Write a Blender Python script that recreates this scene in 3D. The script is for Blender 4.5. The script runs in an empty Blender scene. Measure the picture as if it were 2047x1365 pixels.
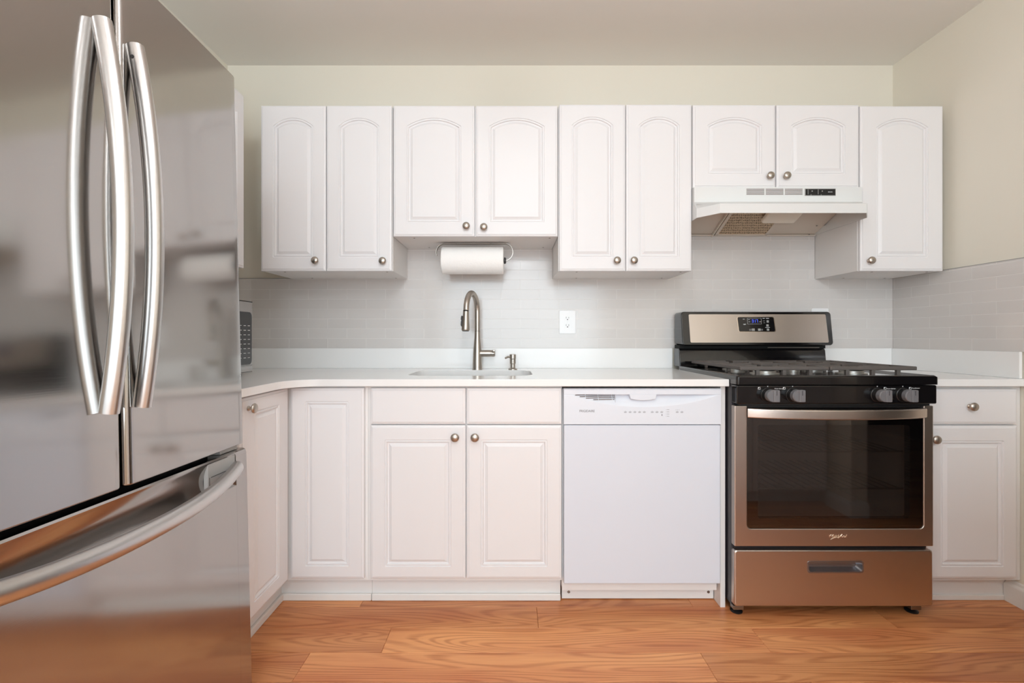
import bpy, bmesh, math, random
from math import pi, sin, cos, sqrt, radians
from mathutils import Vector, Matrix
random.seed(4)
SC = bpy.context.scene
COL = SC.collection

# ------------------------------------------------------------------ camera, world, light, exposure
# X right, Y into the scene (back wall at Y = 0), Z up.  D below means distance out from the back wall.
CAMZ = 1.067
cam_d = bpy.data.cameras.new('camera')
cam = bpy.data.objects.new('camera', cam_d); COL.objects.link(cam)
cam_d.sensor_width = 36.0
cam_d.lens = 920.0 / 2047.0 * 36.0
cam_d.shift_x = (1023.5 - 1022.0) / 2047.0
cam_d.shift_y = -(682.5 - 674.0) / 2047.0
cam_d.clip_start = 0.02
cam.location = (0, -2.434, CAMZ)
cam.rotation_euler = (pi / 2, 0, 0)
SC.camera = cam

w = bpy.data.worlds.new('world'); SC.world = w; w.use_nodes = True
w.node_tree.nodes['Background'].inputs[0].default_value = (0.75, 0.85, 1.0, 1)
w.node_tree.nodes['Background'].inputs[1].default_value = 0.6

def area(name, loc, rot, sx, sy, power, col):
    l = bpy.data.lights.new(name, 'AREA'); l.shape = 'RECTANGLE'; l.size = sx; l.size_y = sy
    l.energy = power; l.color = col
    o = bpy.data.objects.new(name, l); COL.objects.link(o); o.location = loc; o.rotation_euler = rot
    return o
area('window_daylight', (0.15, -4.55, 1.45), (pi / 2, 0, 0), 2.3, 1.5, 64, (0.79, 0.925, 1.0))
FILL_GLOBE = 36.0      # radiance of the two unseen globes added as fill at the end of the script

SC.view_settings.view_transform = 'Standard'
SC.view_settings.look = 'None'
SC.view_settings.gamma = 1.0
SC.view_settings.use_curve_mapping = False
SC.view_settings.exposure = 0.10
SC.cycles.use_denoising = True
SC.cycles.max_bounces = 10
SC.cycles.diffuse_bounces = 6
SC.cycles.glossy_bounces = 5
SC.cycles.transparent_max_bounces = 8
SC.cycles.sample_clamp_indirect = 4.0

# ------------------------------------------------------------------ materials
def srgb(r, g, b):
    f = lambda c: (c / 255 / 12.92) if c / 255 <= .04045 else ((c / 255 + .055) / 1.055) ** 2.4
    return (f(r), f(g), f(b), 1)
MATS = {}
def mat(name, col, rough=0.5, metal=0.0, spec=0.5, bump=0, bscale=60, bstretch=(1, 1, 1), coat=0, var=0.0, emit=None):
    m = bpy.data.materials.new(name); m.use_nodes = True
    nt = m.node_tree; N = nt.nodes; L = nt.links; p = N['Principled BSDF']
    p.inputs['Base Color'].default_value = col
    p.inputs['Roughness'].default_value = rough
    p.inputs['Metallic'].default_value = metal
    p.inputs['Specular IOR Level'].default_value = spec
    p.inputs['Coat Weight'].default_value = coat
    if emit:
        p.inputs['Emission Color'].default_value = emit[0]; p.inputs['Emission Strength'].default_value = emit[1]
    if bump or var:
        tc = N.new('ShaderNodeTexCoord'); mp = N.new('ShaderNodeMapping'); nz = N.new('ShaderNodeTexNoise')
        mp.inputs['Scale'].default_value = bstretch
        nz.inputs['Scale'].default_value = bscale; nz.inputs['Detail'].default_value = 3
        L.new(tc.outputs['Object'], mp.inputs['Vector']); L.new(mp.outputs[0], nz.inputs['Vector'])
        if bump:
            b = N.new('ShaderNodeBump'); b.inputs['Strength'].default_value = bump; b.inputs['Distance'].default_value = 0.001
            L.new(nz.outputs['Fac'], b.inputs['Height']); L.new(b.outputs[0], p.inputs['Normal'])
        if var:
            mr = N.new('ShaderNodeMapRange')
            mr.inputs['To Min'].default_value = rough - var; mr.inputs['To Max'].default_value = rough + var
            L.new(nz.outputs['Fac'], mr.inputs['Value']); L.new(mr.outputs[0], p.inputs['Roughness'])
    MATS[name] = m
    return m
M_white = mat('white_thermofoil', srgb(231, 229, 230), 0.42, bump=0.02, bscale=90)
M_cabin = mat('white_cabinet_box', srgb(232, 229, 227), 0.5, bump=0.02, bscale=60)
M_kick = mat('white_toe_kick', srgb(232, 231, 230), 0.55, bump=0.05, bscale=25)
M_paint = mat('cream_wall_paint', srgb(228, 222, 209), 0.75, bump=0.06, bscale=140)
M_ceil = mat('ceiling_paint', srgb(232, 229, 224), 0.85, bump=0.05, bscale=120)
M_trim = mat('white_trim_paint', srgb(232, 231, 228), 0.4, bump=0.02, bscale=50)
M_quartz = mat('white_quartz', srgb(240, 239, 238), 0.16, bump=0.01, bscale=200)
M_nickel = mat('brushed_nickel', srgb(184, 176, 167), 0.36, metal=1, bump=0.03, bscale=30, bstretch=(1, 1, 12))
M_steel = mat('brushed_stainless', srgb(178, 174, 171), 0.11, metal=1, bump=0.008, bscale=8, bstretch=(1, 1, 90), var=0.015)
M_steelr = mat('range_stainless', srgb(206, 196, 188), 0.33, metal=1, bump=0.03, bscale=8, bstretch=(1, 1, 70), var=0.04)
M_handle = mat('satin_steel_handle', srgb(206, 203, 201), 0.3, metal=1, bump=0.02, bscale=10, bstretch=(20, 20, 1))
M_handleh = mat('satin_steel_bar', srgb(206, 203, 201), 0.3, metal=1, bump=0.02, bscale=10, bstretch=(20, 1, 20))
M_dkgrey = mat('dark_grey_plastic', srgb(46, 44, 44), 0.45, bump=0.02, bscale=80)
M_grey = mat('grey_plastic', srgb(158, 156, 153), 0.4, bump=0.02, bscale=80)
M_black = mat('gloss_black_enamel', srgb(20, 18, 19), 0.12, coat=0.3, bump=0.01, bscale=15)
M_blackm = mat('black_plastic', srgb(26, 25, 26), 0.35, bump=0.02, bscale=80)
M_void = mat('black_gap', srgb(8, 7, 7), 0.8, bump=0.02, bscale=40)
M_iron = mat('cast_iron', srgb(92, 85, 81), 0.55, bump=0.35, bscale=500)
M_side = mat('range_side_enamel', srgb(48, 45, 50), 0.35, bump=0.3, bscale=400)
M_knob = mat('grey_range_knob', srgb(112, 111, 114), 0.3, bump=0.02, bscale=80)
M_alu = mat('burner_aluminium', srgb(196, 192, 186), 0.35, metal=0.7, bump=0.1, bscale=200)
M_dw = mat('white_dishwasher_steel', srgb(218, 223, 233), 0.3, bump=0.015, bscale=60)
M_dwp = mat('white_dishwasher_plastic', srgb(223, 227, 235), 0.35, bump=0.01, bscale=60)
M_dwtxt = mat('grey_print', srgb(92, 90, 92), 0.6, bump=0.01)
M_hood = mat('white_hood_enamel', srgb(224, 224, 223), 0.5, bump=0.015, bscale=50)
M_hoodin = mat('hood_inner_enamel', srgb(218, 208, 196), 0.4, bump=0.03, bscale=50)
M_lens = mat('hood_light_lens', srgb(244, 238, 226), 0.35, bump=0.02, bscale=50)
M_label = mat('white_print', srgb(225, 225, 225), 0.6, bump=0.01)
M_outlet = mat('outlet_white', srgb(243, 243, 244), 0.3, bump=0.005)
M_blue = mat('clock_digit_blue', srgb(60, 80, 230), 0.5, emit=(srgb(90, 115, 255), 1.1), bump=0.01)
M_sink = mat('composite_sink', srgb(206, 206, 207), 0.3, bump=0.03, bscale=200)
M_logo = mat('bright_badge_metal', srgb(235, 215, 195), 0.2, metal=1, bump=0.02)
M_card = mat('cardboard_core', srgb(70, 55, 48), 0.8, bump=0.1)
M_screw = mat('screw_steel', srgb(150, 145, 140), 0.35, metal=1, bump=0.05)
M_hole = mat('bronze_hole_cap', srgb(110, 92, 84), 0.6, bump=0.02)
M_mwfoot = mat('rubber', srgb(60, 58, 58), 0.8, bump=0.05)
M_hall = mat('hall_brown_paint', srgb(92, 70, 60), 0.8, bump=0.05)
M_cavity = mat('oven_enamel', srgb(170, 158, 152), 0.5, bump=0.05)

def paper_mat():
    m = mat('paper_towel', srgb(250, 249, 247), 0.9, bump=0.0)
    nt = m.node_tree; N = nt.nodes; L = nt.links; p = N['Principled BSDF']
    tc = N.new('ShaderNodeTexCoord'); v = N.new('ShaderNodeTexVoronoi'); v.inputs['Scale'].default_value = 130
    b = N.new('ShaderNodeBump'); b.inputs['Strength'].default_value = 0.5; b.inputs['Distance'].default_value = 0.002
    L.new(tc.outputs['Object'], v.inputs['Vector']); L.new(v.outputs['Distance'], b.inputs['Height']); L.new(b.outputs[0], p.inputs['Normal'])
    return m
M_paper = paper_mat()

def mesh_filter_mat():
    m = mat('aluminium_mesh', srgb(150, 125, 100), 0.4, metal=0.6)
    nt = m.node_tree; N = nt.nodes; L = nt.links; p = N['Principled BSDF']
    tc = N.new('ShaderNodeTexCoord'); mp = N.new('ShaderNodeMapping'); mp.inputs['Rotation'].default_value = (0, 0, 0.5)
    v = N.new('ShaderNodeTexVoronoi'); v.inputs['Scale'].default_value = 125; v.inputs['Randomness'].default_value = 0.25
    cr = N.new('ShaderNodeValToRGB')
    cr.color_ramp.elements[0].position = 0.25; cr.color_ramp.elements[0].color = srgb(58, 38, 28)
    cr.color_ramp.elements[1].position = 0.5; cr.color_ramp.elements[1].color = srgb(214, 190, 160)
    b = N.new('ShaderNodeBump'); b.inputs['Strength'].default_value = 0.8; b.inputs['Distance'].default_value = 0.002
    L.new(tc.outputs['Object'], mp.inputs['Vector']); L.new(mp.outputs[0], v.inputs['Vector'])
    L.new(v.outputs['Distance'], cr.inputs[0]); L.new(cr.outputs[0], p.inputs['Base Color'])
    L.new(v.outputs['Distance'], b.inputs['Height']); L.new(b.outputs[0], p.inputs['Normal'])
    return m
M_mesh = mesh_filter_mat()

def tile_mat(name, use_y, shift):
    m = bpy.data.materials.new(name); m.use_nodes = True
    nt = m.node_tree; N = nt.nodes; L = nt.links; p = N['Principled BSDF']
    tc = N.new('ShaderNodeTexCoord'); sp = N.new('ShaderNodeSeparateXYZ'); cb = N.new('ShaderNodeCombineXYZ')
    L.new(tc.outputs['Object'], sp.inputs[0])
    a = N.new('ShaderNodeMath'); a.operation = 'ADD'; a.inputs[1].default_value = shift
    L.new(sp.outputs['Y' if use_y else 'X'], a.inputs[0])
    z = N.new('ShaderNodeMath'); z.operation = 'SUBTRACT'; z.inputs[1].default_value = 1.009
    L.new(sp.outputs['Z'], z.inputs[0])
    L.new(a.outputs[0], cb.inputs[0]); L.new(z.outputs[0], cb.inputs[1])
    bt = N.new('ShaderNodeTexBrick')
    bt.inputs['Color1'].default_value = srgb(214, 209, 206); bt.inputs['Color2'].default_value = srgb(211, 206, 203)
    bt.inputs['Mortar'].default_value = srgb(230, 226, 223)
    bt.inputs['Scale'].default_value = 1.0; bt.inputs['Mortar Size'].default_value = 0.0013
    bt.inputs['Mortar Smooth'].default_value = 0.35; bt.inputs['Brick Width'].default_value = 0.203
    bt.inputs['Row Height'].default_value = 0.0516; bt.inputs['Bias'].default_value = 0
    L.new(cb.outputs[0], bt.inputs['Vector']); L.new(bt.outputs['Color'], p.inputs['Base Color'])
    nz = N.new('ShaderNodeTexNoise'); nz.inputs['Scale'].default_value = 9; L.new(tc.outputs['Object'], nz.inputs['Vector'])
    mx = N.new('ShaderNodeMath'); mx.operation = 'MULTIPLY_ADD'; mx.inputs[1].default_value = -1.0
    L.new(bt.outputs['Fac'], mx.inputs[0])
    n2 = N.new('ShaderNodeMath'); n2.operation = 'MULTIPLY'; n2.inputs[1].default_value = 0.5
    L.new(nz.outputs['Fac'], n2.inputs[0]); L.new(n2.outputs[0], mx.inputs[2])
    b = N.new('ShaderNodeBump'); b.inputs['Strength'].default_value = 0.5; b.inputs['Distance'].default_value = 0.0012
    L.new(mx.outputs[0], b.inputs['Height']); L.new(b.outputs[0], p.inputs['Normal'])
    p.inputs['Roughness'].default_value = 0.16
    return m
M_tile_b = tile_mat('subway_tile_back', False, 0.156 + 0.203 * 20 + 0.1015)
M_tile_r = tile_mat('subway_tile_right', True, 0.223 + 0.203 * 20 + 0.1015)

def floor_mat():
    m = bpy.data.materials.new('oak_laminate'); m.use_nodes = True
    nt = m.node_tree; N = nt.nodes; L = nt.links; p = N['Principled BSDF']
    tc = N.new('ShaderNodeTexCoord'); at = N.new('ShaderNodeAttribute'); at.attribute_name = 'plank'
    sp = N.new('ShaderNodeSeparateColor'); L.new(at.outputs['Color'], sp.inputs[0])
    off = N.new('ShaderNodeVectorMath'); off.operation = 'MULTIPLY_ADD'
    off.inputs[1].default_value = (17, 23, 31)
    L.new(at.outputs['Color'], off.inputs[0]); L.new(tc.outputs['Object'], off.inputs[2])
    def scaled(s):
        v = N.new('ShaderNodeMapping'); v.inputs['Scale'].default_value = s
        L.new(off.outputs[0], v.inputs['Vector']); return v.outputs[0]
    n1 = N.new('ShaderNodeTexNoise'); n1.inputs['Scale'].default_value = 1; n1.inputs['Detail'].default_value = 1.0; n1.inputs['Distortion'].default_value = 0.3
    L.new(scaled((0.85, 8.0, 1)), n1.inputs['Vector'])
    n1.inputs['Roughness'].default_value = 0.35
    mu = N.new('ShaderNodeMath'); mu.operation = 'MULTIPLY'; mu.inputs[1].default_value = 135
    L.new(n1.outputs['Fac'], mu.inputs[0])
    sn = N.new('ShaderNodeMath'); sn.operation = 'SINE'; L.new(mu.outputs[0], sn.inputs[0])
    r1 = N.new('ShaderNodeMapRange'); r1.inputs['From Min'].default_value = -0.2; r1.inputs['From Max'].default_value = 1.0
    L.new(sn.outputs[0], r1.inputs['Value'])
    n2 = N.new('ShaderNodeTexNoise'); n2.inputs['Scale'].default_value = 1; n2.inputs['Detail'].default_value = 5
    L.new(scaled((6, 260, 1)), n2.inputs['Vector'])
    n3 = N.new('ShaderNodeTexNoise'); n3.inputs['Scale'].default_value = 1; n3.inputs['Detail'].default_value = 2
    L.new(scaled((1.5, 9, 1)), n3.inputs['Vector'])
    base = N.new('ShaderNodeValToRGB')
    e = base.color_ramp.elements
    e[0].position = 0.28; e[0].color = srgb(200, 126, 80)
    e[1].position = 0.72; e[1].color = srgb(232, 168, 112)
    L.new(n3.outputs['Fac'], base.inputs[0])
    # per plank tint
    mixp = N.new('ShaderNodeMix'); mixp.data_type = 'RGBA'; mixp.blend_type = 'MULTIPLY'
    tint = N.new('ShaderNodeValToRGB'); tint.color_ramp.elements[0].color = (0.80, 0.74, 0.70, 1); tint.color_ramp.elements[1].color = (1.08, 1.05, 1.0, 1)
    L.new(sp.outputs[0], tint.inputs[0]); mixp.inputs['Factor'].default_value = 1
    L.new(base.outputs[0], mixp.inputs[6]); L.new(tint.outputs[0], mixp.inputs[7])
    mg = N.new('ShaderNodeMix'); mg.data_type = 'RGBA'; mg.blend_type = 'MULTIPLY'
    gf = N.new('ShaderNodeMath'); gf.operation = 'MULTIPLY'
    r2 = N.new('ShaderNodeMapRange'); r2.inputs['From Min'].default_value = 0.3; r2.inputs['From Max'].default_value = 0.75; r2.inputs['To Min'].default_value = 0.25; r2.inputs['To Max'].default_value = 0.95
    L.new(n2.outputs['Fac'], r2.inputs['Value'])
    L.new(r1.outputs[0], gf.inputs[0]); L.new(r2.outputs[0], gf.inputs[1])
    L.new(gf.outputs[0], mg.inputs['Factor']); L.new(mixp.outputs[2], mg.inputs[6]); mg.inputs[7].default_value = (0.62, 0.46, 0.35, 1)
    ms = N.new('ShaderNodeMix'); ms.data_type = 'RGBA'; ms.blend_type = 'MULTIPLY'
    r3 = N.new('ShaderNodeMapRange'); r3.inputs['From Min'].default_value = 0.45; r3.inputs['From Max'].default_value = 0.7; r3.inputs['To Max'].default_value = 0.45
    L.new(n2.outputs['Fac'], r3.inputs['Value']); L.new(r3.outputs[0], ms.inputs['Factor'])
    L.new(mg.outputs[2], ms.inputs[6]); ms.inputs[7].default_value = (0.8, 0.68, 0.6, 1)
    L.new(ms.outputs[2], p.inputs['Base Color'])
    b = N.new('ShaderNodeBump'); b.inputs['Strength'].default_value = 0.12; b.inputs['Distance'].default_value = 0.0008
    L.new(n2.outputs['Fac'], b.inputs['Height']); L.new(b.outputs[0], p.inputs['Normal'])
    p.inputs['Roughness'].default_value = 0.36
    return m
M_floor = floor_mat()

def oven_pane_mat():
    m = bpy.data.materials.new('oven_window_glass'); m.use_nodes = True
    nt = m.node_tree; N = nt.nodes; L = nt.links; p = N['Principled BSDF']; out = N['Material Output']
    p.inputs['Base Color'].default_value = srgb(26, 22, 21); p.inputs['Roughness'].default_value = 0.04; p.inputs['IOR'].default_value = 2.3
    tr = N.new('ShaderNodeBsdfTransparent'); tr.inputs[0].default_value = (0.7, 0.66, 0.63, 1)
    mx = N.new('ShaderNodeMixShader'); mx.inputs[0].default_value = 0.62
    L.new(tr.outputs[0], mx.inputs[1]); L.new(p.outputs[0], mx.inputs[2]); L.new(mx.outputs[0], out.inputs[0])
    return m
M_pane = oven_pane_mat()
M_ovglass = mat('black_oven_glass', srgb(12, 10, 10), 0.04, bump=0.0)
M_ovglass.node_tree.nodes['Principled BSDF'].inputs['IOR'].default_value = 2.3
M_pull = mat('dark_chrome_pull', srgb(158, 158, 163), 0.4, metal=1, bump=0.01)

# ------------------------------------------------------------------ mesh helpers
class MB:
    def __init__(s): s.v = []; s.f = []
    def add(s, vs, fs):
        b = len(s.v); s.v += [tuple(v) for v in vs]; s.f += [tuple(b + i for i in f) for f in fs]; return s
    def box(s, x0, x1, y0, y1, z0, z1):
        return s.add([(x0,y0,z0),(x1,y0,z0),(x1,y1,z0),(x0,y1,z0),(x0,y0,z1),(x1,y0,z1),(x1,y1,z1),(x0,y1,z1)],
                     [(0,3,2,1),(4,5,6,7),(0,1,5,4),(1,2,6,5),(2,3,7,6),(3,0,4,7)])
    def loops(s, L, cap0=True, cap1=True, closed=True):
        n = len(L[0]); vs = [p for l in L for p in l]; fs = []
        for k in range(len(L) - 1):
            for i in range(n if closed else n - 1):
                j = (i + 1) % n
                fs.append((k*n+i, k*n+j, (k+1)*n+j, (k+1)*n+i))
        if cap0: fs.append(tuple(range(n))[::-1])
        if cap1: fs.append(tuple((len(L)-1)*n+i for i in range(n)))
        return s.add(vs, fs)
    def prism(s, poly, axis, a, b):
        def P(p, t):
            if axis == 'z': return (p[0], p[1], t)
            if axis == 'y': return (p[0], t, p[1])
            return (t, p[0], p[1])
        return s.loops([[P(p, a) for p in poly], [P(p, b) for p in poly]])
    def lathe(s, prof, o, axis='z', n=28):
        o = Vector(o); L = []
        for r, h in prof:
            l = []
            for i in range(n):
                t = 2*pi*i/n; c, d = max(r, 1e-5)*cos(t), max(r, 1e-5)*sin(t)
                q = {'z': (c, d, h), '-y': (c, -h, d), 'x': (h, c, d), '-x': (-h, c, d)}[axis]
                l.append(tuple(o + Vector(q)))
            L.append(l)
        return s.loops(L)
    def sweep(s, path, sec, up=(0, 0, 1), scale=None):
        """sec: list of (side, up) offsets"""
        P = [Vector(p) for p in path]; L = []
        up = Vector(up)
        for i, p in enumerate(P):
            t = (P[min(i+1, len(P)-1)] - P[max(i-1, 0)]).normalized()
            sd = t.cross(up).normalized(); u2 = sd.cross(t).normalized()
            k = scale[i] if scale else 1
            L.append([tuple(p + sd*a*k + u2*b*k) for a, b in sec])
        return s.loops(L)
def circ(r, n=14, r2=None): return [(r*cos(2*pi*i/n), (r2 or r)*sin(2*pi*i/n)) for i in range(n)]
def rrect(x0, x1, z0, z1, r, k=5, hole=False):
    out = []
    for cx, cz, a in ((x0+r, z0+r, pi), (x1-r, z0+r, 1.5*pi), (x1-r, z1-r, 0), (x0+r, z1-r, pi/2)):
        for i in range(k):
            t = a + (pi/2)*i/(k-1); out.append((cx + r*cos(t), cz + r*sin(t)))
    return out

def root_loc(o):
    v = Vector((0, 0, 0))
    while o is not None: v += o.location; o = o.parent
    return v
def obj(name, mb, m, parent=None, bevel=0, smooth=38, local=False, seg=2, angle=40):
    me = bpy.data.meshes.new(name)
    off = Vector((0, 0, 0)) if (local or parent is None) else root_loc(parent)
    me.from_pydata([tuple(Vector(v) - off) for v in mb.v], [], mb.f)
    bm = bmesh.new(); bm.from_mesh(me); bmesh.ops.recalc_face_normals(bm, faces=bm.faces); bm.to_mesh(me); bm.free()
    me.materials.append(m)
    me.shade_smooth(); me.set_sharp_from_angle(angle=radians(smooth))
    o = bpy.data.objects.new(name, me); COL.objects.link(o)
    if parent is not None: o.parent = parent
    if bevel:
        b = o.modifiers.new('bevel', 'BEVEL'); b.width = bevel; b.segments = seg; b.limit_method = 'ANGLE'
        b.angle_limit = radians(angle); b.harden_normals = True
    elif len(mb.f) < 3000:
        wn = o.modifiers.new('weighted_normal', 'WEIGHTED_NORMAL'); wn.keep_sharp = True; wn.weight = 80
    return o
def tag(o, label=None, cat=None, group=None, kind=None):
    if label: o['label'] = label
    if cat: o['category'] = cat
    if group: o['group'] = group
    if kind: o['kind'] = kind
    return o
def thing(name, label, cat, loc=(0, 0, 0), group=None):
    o = bpy.data.objects.new(name, None); COL.objects.link(o); o.location = loc; o.empty_display_size = 0.1
    return tag(o, label, cat, group)
def struct(name, mb, m, parent=None, bevel=0, smooth=38):
    o = obj(name, mb, m, parent, bevel=bevel, smooth=smooth)
    if parent is None: o['kind'] = 'structure'
    return o
def text(name, s, size, m, parent, x, y, z, align='LEFT', shear=0, ext=0.0003, wx=1.0, local=False, remap=None):
    """lettering standing in the XZ plane and facing -Y, or put through remap(u, v, d)"""
    cu = bpy.data.curves.new(name, 'FONT'); cu.body = s; cu.size = size; cu.align_x = align; cu.extrude = ext; cu.shear = shear
    t = bpy.data.objects.new('t', cu); COL.objects.link(t)
    dg = bpy.context.evaluated_depsgraph_get()
    me = bpy.data.meshes.new_from_object(t.evaluated_get(dg)); COL.objects.unlink(t); bpy.data.objects.remove(t)
    mb = MB(); r = remap or (lambda u, v, d: (x + u, y - d, z + v))
    mb.add([r(v.co.x * wx, v.co.y, v.co.z) for v in me.vertices], [tuple(p.vertices) for p in me.polygons])
    return obj(name, mb, m, parent, local=local)

# ------------------------------------------------------------------ room shell
XR = 2.018; XL = -1.5; ZC = 2.504; YB = -4.7
def planks():
    me = bpy.data.meshes.new('floor'); V = []; F = []; C = []
    PW = 0.132; known = {0: -.6, 1: .10, 2: -.44, 3: -.68}
    rnd = random.Random(11); r = -4
    while True:
        d0 = 0.480 + r * PW
        if d0 > 4.75: break
        off = known.get(r, rnd.uniform(-.66, .66)); k = -3
        while True:
            x0 = off + k * 1.32
            if x0 > 4.3: break
            x1 = x0 + 1.32; g = 0.0005; e = 0.0010; k += 1
            if x1 < -1.6: continue
            a, b2 = max(x0, -1.62), min(x1, 4.3); y1, y0 = -max(d0, -0.05), -min(d0 + PW, 4.78)
            b = len(V)
            V += [(a+g, y0+g, -e), (b2-g, y0+g, -e), (b2-g, y1-g, -e), (a+g, y1-g, -e),
                  (a+g+e, y0+g+e, 0), (b2-g-e, y0+g+e, 0), (b2-g-e, y1-g-e, 0), (a+g+e, y1-g-e, 0),
                  (a, y0, -.004), (b2, y0, -.004), (b2, y1, -.004), (a, y1, -.004)]
            fs = [(4,5,6,7),(0,1,5,4),(1,2,6,5),(2,3,7,6),(3,0,4,7),(8,9,1,0),(9,10,2,1),(10,11,3,2),(11,8,0,3)]
            c = (rnd.random(), rnd.random(), rnd.random(), 1)
            for f in fs: F.append(tuple(b+i for i in f)); C += [c]*len(f)
        r += 1
    b = len(V); V += [(-1.62,-4.78,-.1),(4.3,-4.78,-.1),(4.3,.05,-.1),(-1.62,.05,-.1)]
    F.append((b, b+3, b+2, b+1)); C += [(0,0,0,1)]*4
    me.from_pydata(V, [], F)
    ca = me.color_attributes.new('plank', 'FLOAT_COLOR', 'CORNER')
    for i, c in enumerate(C): ca.data[i].color = c
    me.materials.append(M_floor)
    o = bpy.data.objects.new('floor', me); COL.objects.link(o); o['kind'] = 'structure'
planks()
struct('ceiling', MB().box(-1.62, 4.3, YB-.1, .12, ZC, ZC+.1), M_ceil)
struct('wall_back', MB().box(-1.62, 4.3, 0, .12, 0, ZC), M_paint)
struct('wall_left', MB().box(-1.62, XL, YB-.1, 0, 0, ZC), M_paint)
struct('wall_right', MB().box(XR, 2.112, -.95, 0, 0, ZC).box(XR, 2.112, YB, -1.66, 0, ZC).box(XR, 2.112, -1.66, -.95, 2.06, ZC), M_paint)
# room end with the window the daylight comes through
struct('wall_front', MB().box(-1.5, XR, YB, YB+.1, 0, .68).box(-1.5, XR, YB, YB+.1, 2.22, ZC).box(-1.5, -1.05, YB, YB+.1, .68, 2.22).box(1.35, XR, YB, YB+.1, .68, 2.22), M_paint)
wf = MB()
for x0, x1, z0, z1 in ((-1.05, 1.35, .68, .73), (-1.05, 1.35, 2.17, 2.22), (-1.05, -1.0, .73, 2.17), (1.3, 1.35, .73, 2.17), (.13, .17, .73, 2.17)):
    wf.box(x0, x1, YB+.02, YB+.08, z0, z1)
win = struct('window_1', wf, M_trim)
# dim hall beyond the doorway in the right wall
struct('wall_hall', MB().box(4.2, 4.3, -4.7, 0, 0, ZC).box(2.112, 4.2, YB, YB+.1, 0, ZC), M_hall)

BP = [(0, 0), (.016, 0), (.016, .066), (.012, .074), (.007, .079), (.006, .088), (0, .092)]   # out, up
def baseboard(name, x, y0, y1, sgn=-1):
    mb = MB().prism([(x + sgn*a, z) for a, z in BP], 'y', y0, y1)
    return struct(name, mb, M_trim)
baseboard('baseboard_right', XR, -.95, -.562)
bb = MB().prism([(XR - a, z) for a, z in BP], 'y', -1.86, -1.66)
bb.prism([(-1.66 + a, z) for a, z in BP], 'x', XR-.016, 2.112)
struct('baseboard_doorway', bb, M_trim)
baseboard('baseboard_left', XL, YB+.1, -2.02, 1)

# tiling, one object for each wall it clads
def slab(mb, x0, x1, z0, z1, d=.008): return mb.box(x0, x1, -d, 0, z0, z1)
tb = MB(); slab(tb, XL, XR-.0085, 1.009, 1.376); slab(tb, -.548, .216, 1.376, 1.532); slab(tb, .83, 1.599, 1.376, 1.70)
t_back = struct('trim_1', tb, M_tile_b)
tr = MB().box(XR-.008, XR, -.94, 0, 1.009, 1.378)
struct('trim_2', tr, M_tile_r)
struct('trim_3', MB().box(XR-.0095, XR, -.94, 0, 1.378, 1.3805), M_grey)
struct('trim_4', MB().box(XL, -1.152, -.0095, 0, 1.376, 1.3785), M_grey)

# ------------------------------------------------------------------ cabinet pieces
def door_loop(x0, x1, z0, z1, d, drop, r, M=17, k=4):
    x0 += d; x1 -= d; z0 += d; out = []
    rr = max(r - d, .0006)
    for cx, cz, a in ((x0+rr, z0+rr, pi), (x1-rr, z0+rr, 1.5*pi)):
        for i in range(k):
            t = a + (pi/2)*i/(k-1); out.append((cx + rr*cos(t), cz + rr*sin(t)))
    if drop:
        a0 = (x1-x0)/2 + d; R = (a0*a0 + drop*drop)/(2*drop); xc = (x0+x1)/2; zc = z1 - R; R -= d; hw = (x1-x0)/2
        for i in range(M):
            u = hw - 2*hw*i/(M-1); out.append((xc+u, zc + sqrt(max(R*R - u*u, 0))))
    else:
        z1 -= d
        for cx, cz, a in ((x1-rr, z1-rr, 0), (x0+rr, z1-rr, pi/2)):
            for i in range(k):
                t = a + (pi/2)*i/(k-1); out.append((cx + rr*cos(t), cz + rr*sin(t)))
    return out
def outer_loop(x0, x1, z0, z1, d, drop, M=17, k=4):
    if not drop: return door_loop(x0, x1, z0, z1, d, 0, .0015, M, k)
    x0 += d; x1 -= d; z0 += d; z1 -= d; r = .001; out = []
    for cx, cz, a in ((x0+r, z0+r, pi), (x1-r, z0+r, 1.5*pi)):
        for i in range(k):
            t = a + (pi/2)*i/(k-1); out.append((cx + r*cos(t), cz + r*sin(t)))
    for i in range(M): out.append((x1 - (x1-x0)*i/(M-1), z1))
    return out
def face_minusY(yf): return lambda u, v, d: (u, yf - d, v)
def face_plusX(xf): return lambda u, v, d: (xf + d, u, v)
def cab_door(parent, x0, x1, z0, z1, F, drop=0, mx=.056, mt=.058, mbm=.062, th=.019, name='door', mxl=None):
    L = []
    for d, h in ((0, -th), (0, -.007), (.0015, -.0045), (.006, -.0028), (.0085, -.0026), (.0095, -.0004), (.011, 0)):
        L.append([F(u, v, h) for u, v in outer_loop(x0, x1, z0, z1, d, drop)])
    a, b, c, e = x0 + (mxl or mx), x1 - mx, z0 + mbm, z1 - mt
    for d, h in ((0, 0), (.0018, -.0035), (.0045, -.0035), (.006, -.0012), (.009, -.0012), (.0115, -.0075), (.0150, -.0080), (.026, -.0022), (.0275, -.0010)):
        L.append([F(u, v, h) for u, v in door_loop(a, b, c, e, d, drop, .006)])
    return obj(name, MB().loops(L), M_white, parent, smooth=22)
def slab_front(parent, x0, x1, z0, z1, F, name, th=.019):
    L = []
    for d, h in ((0, -th), (0, -.007), (.0015, -.0045), (.006, -.0028), (.0085, -.0026), (.0095, -.0004), (.011, 0)):
        L.append([F(u, v, h) for u, v in outer_loop(x0, x1, z0, z1, d, 0)])
    return obj(name, MB().loops(L), M_white, parent, smooth=22)
KNOB = None
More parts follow.
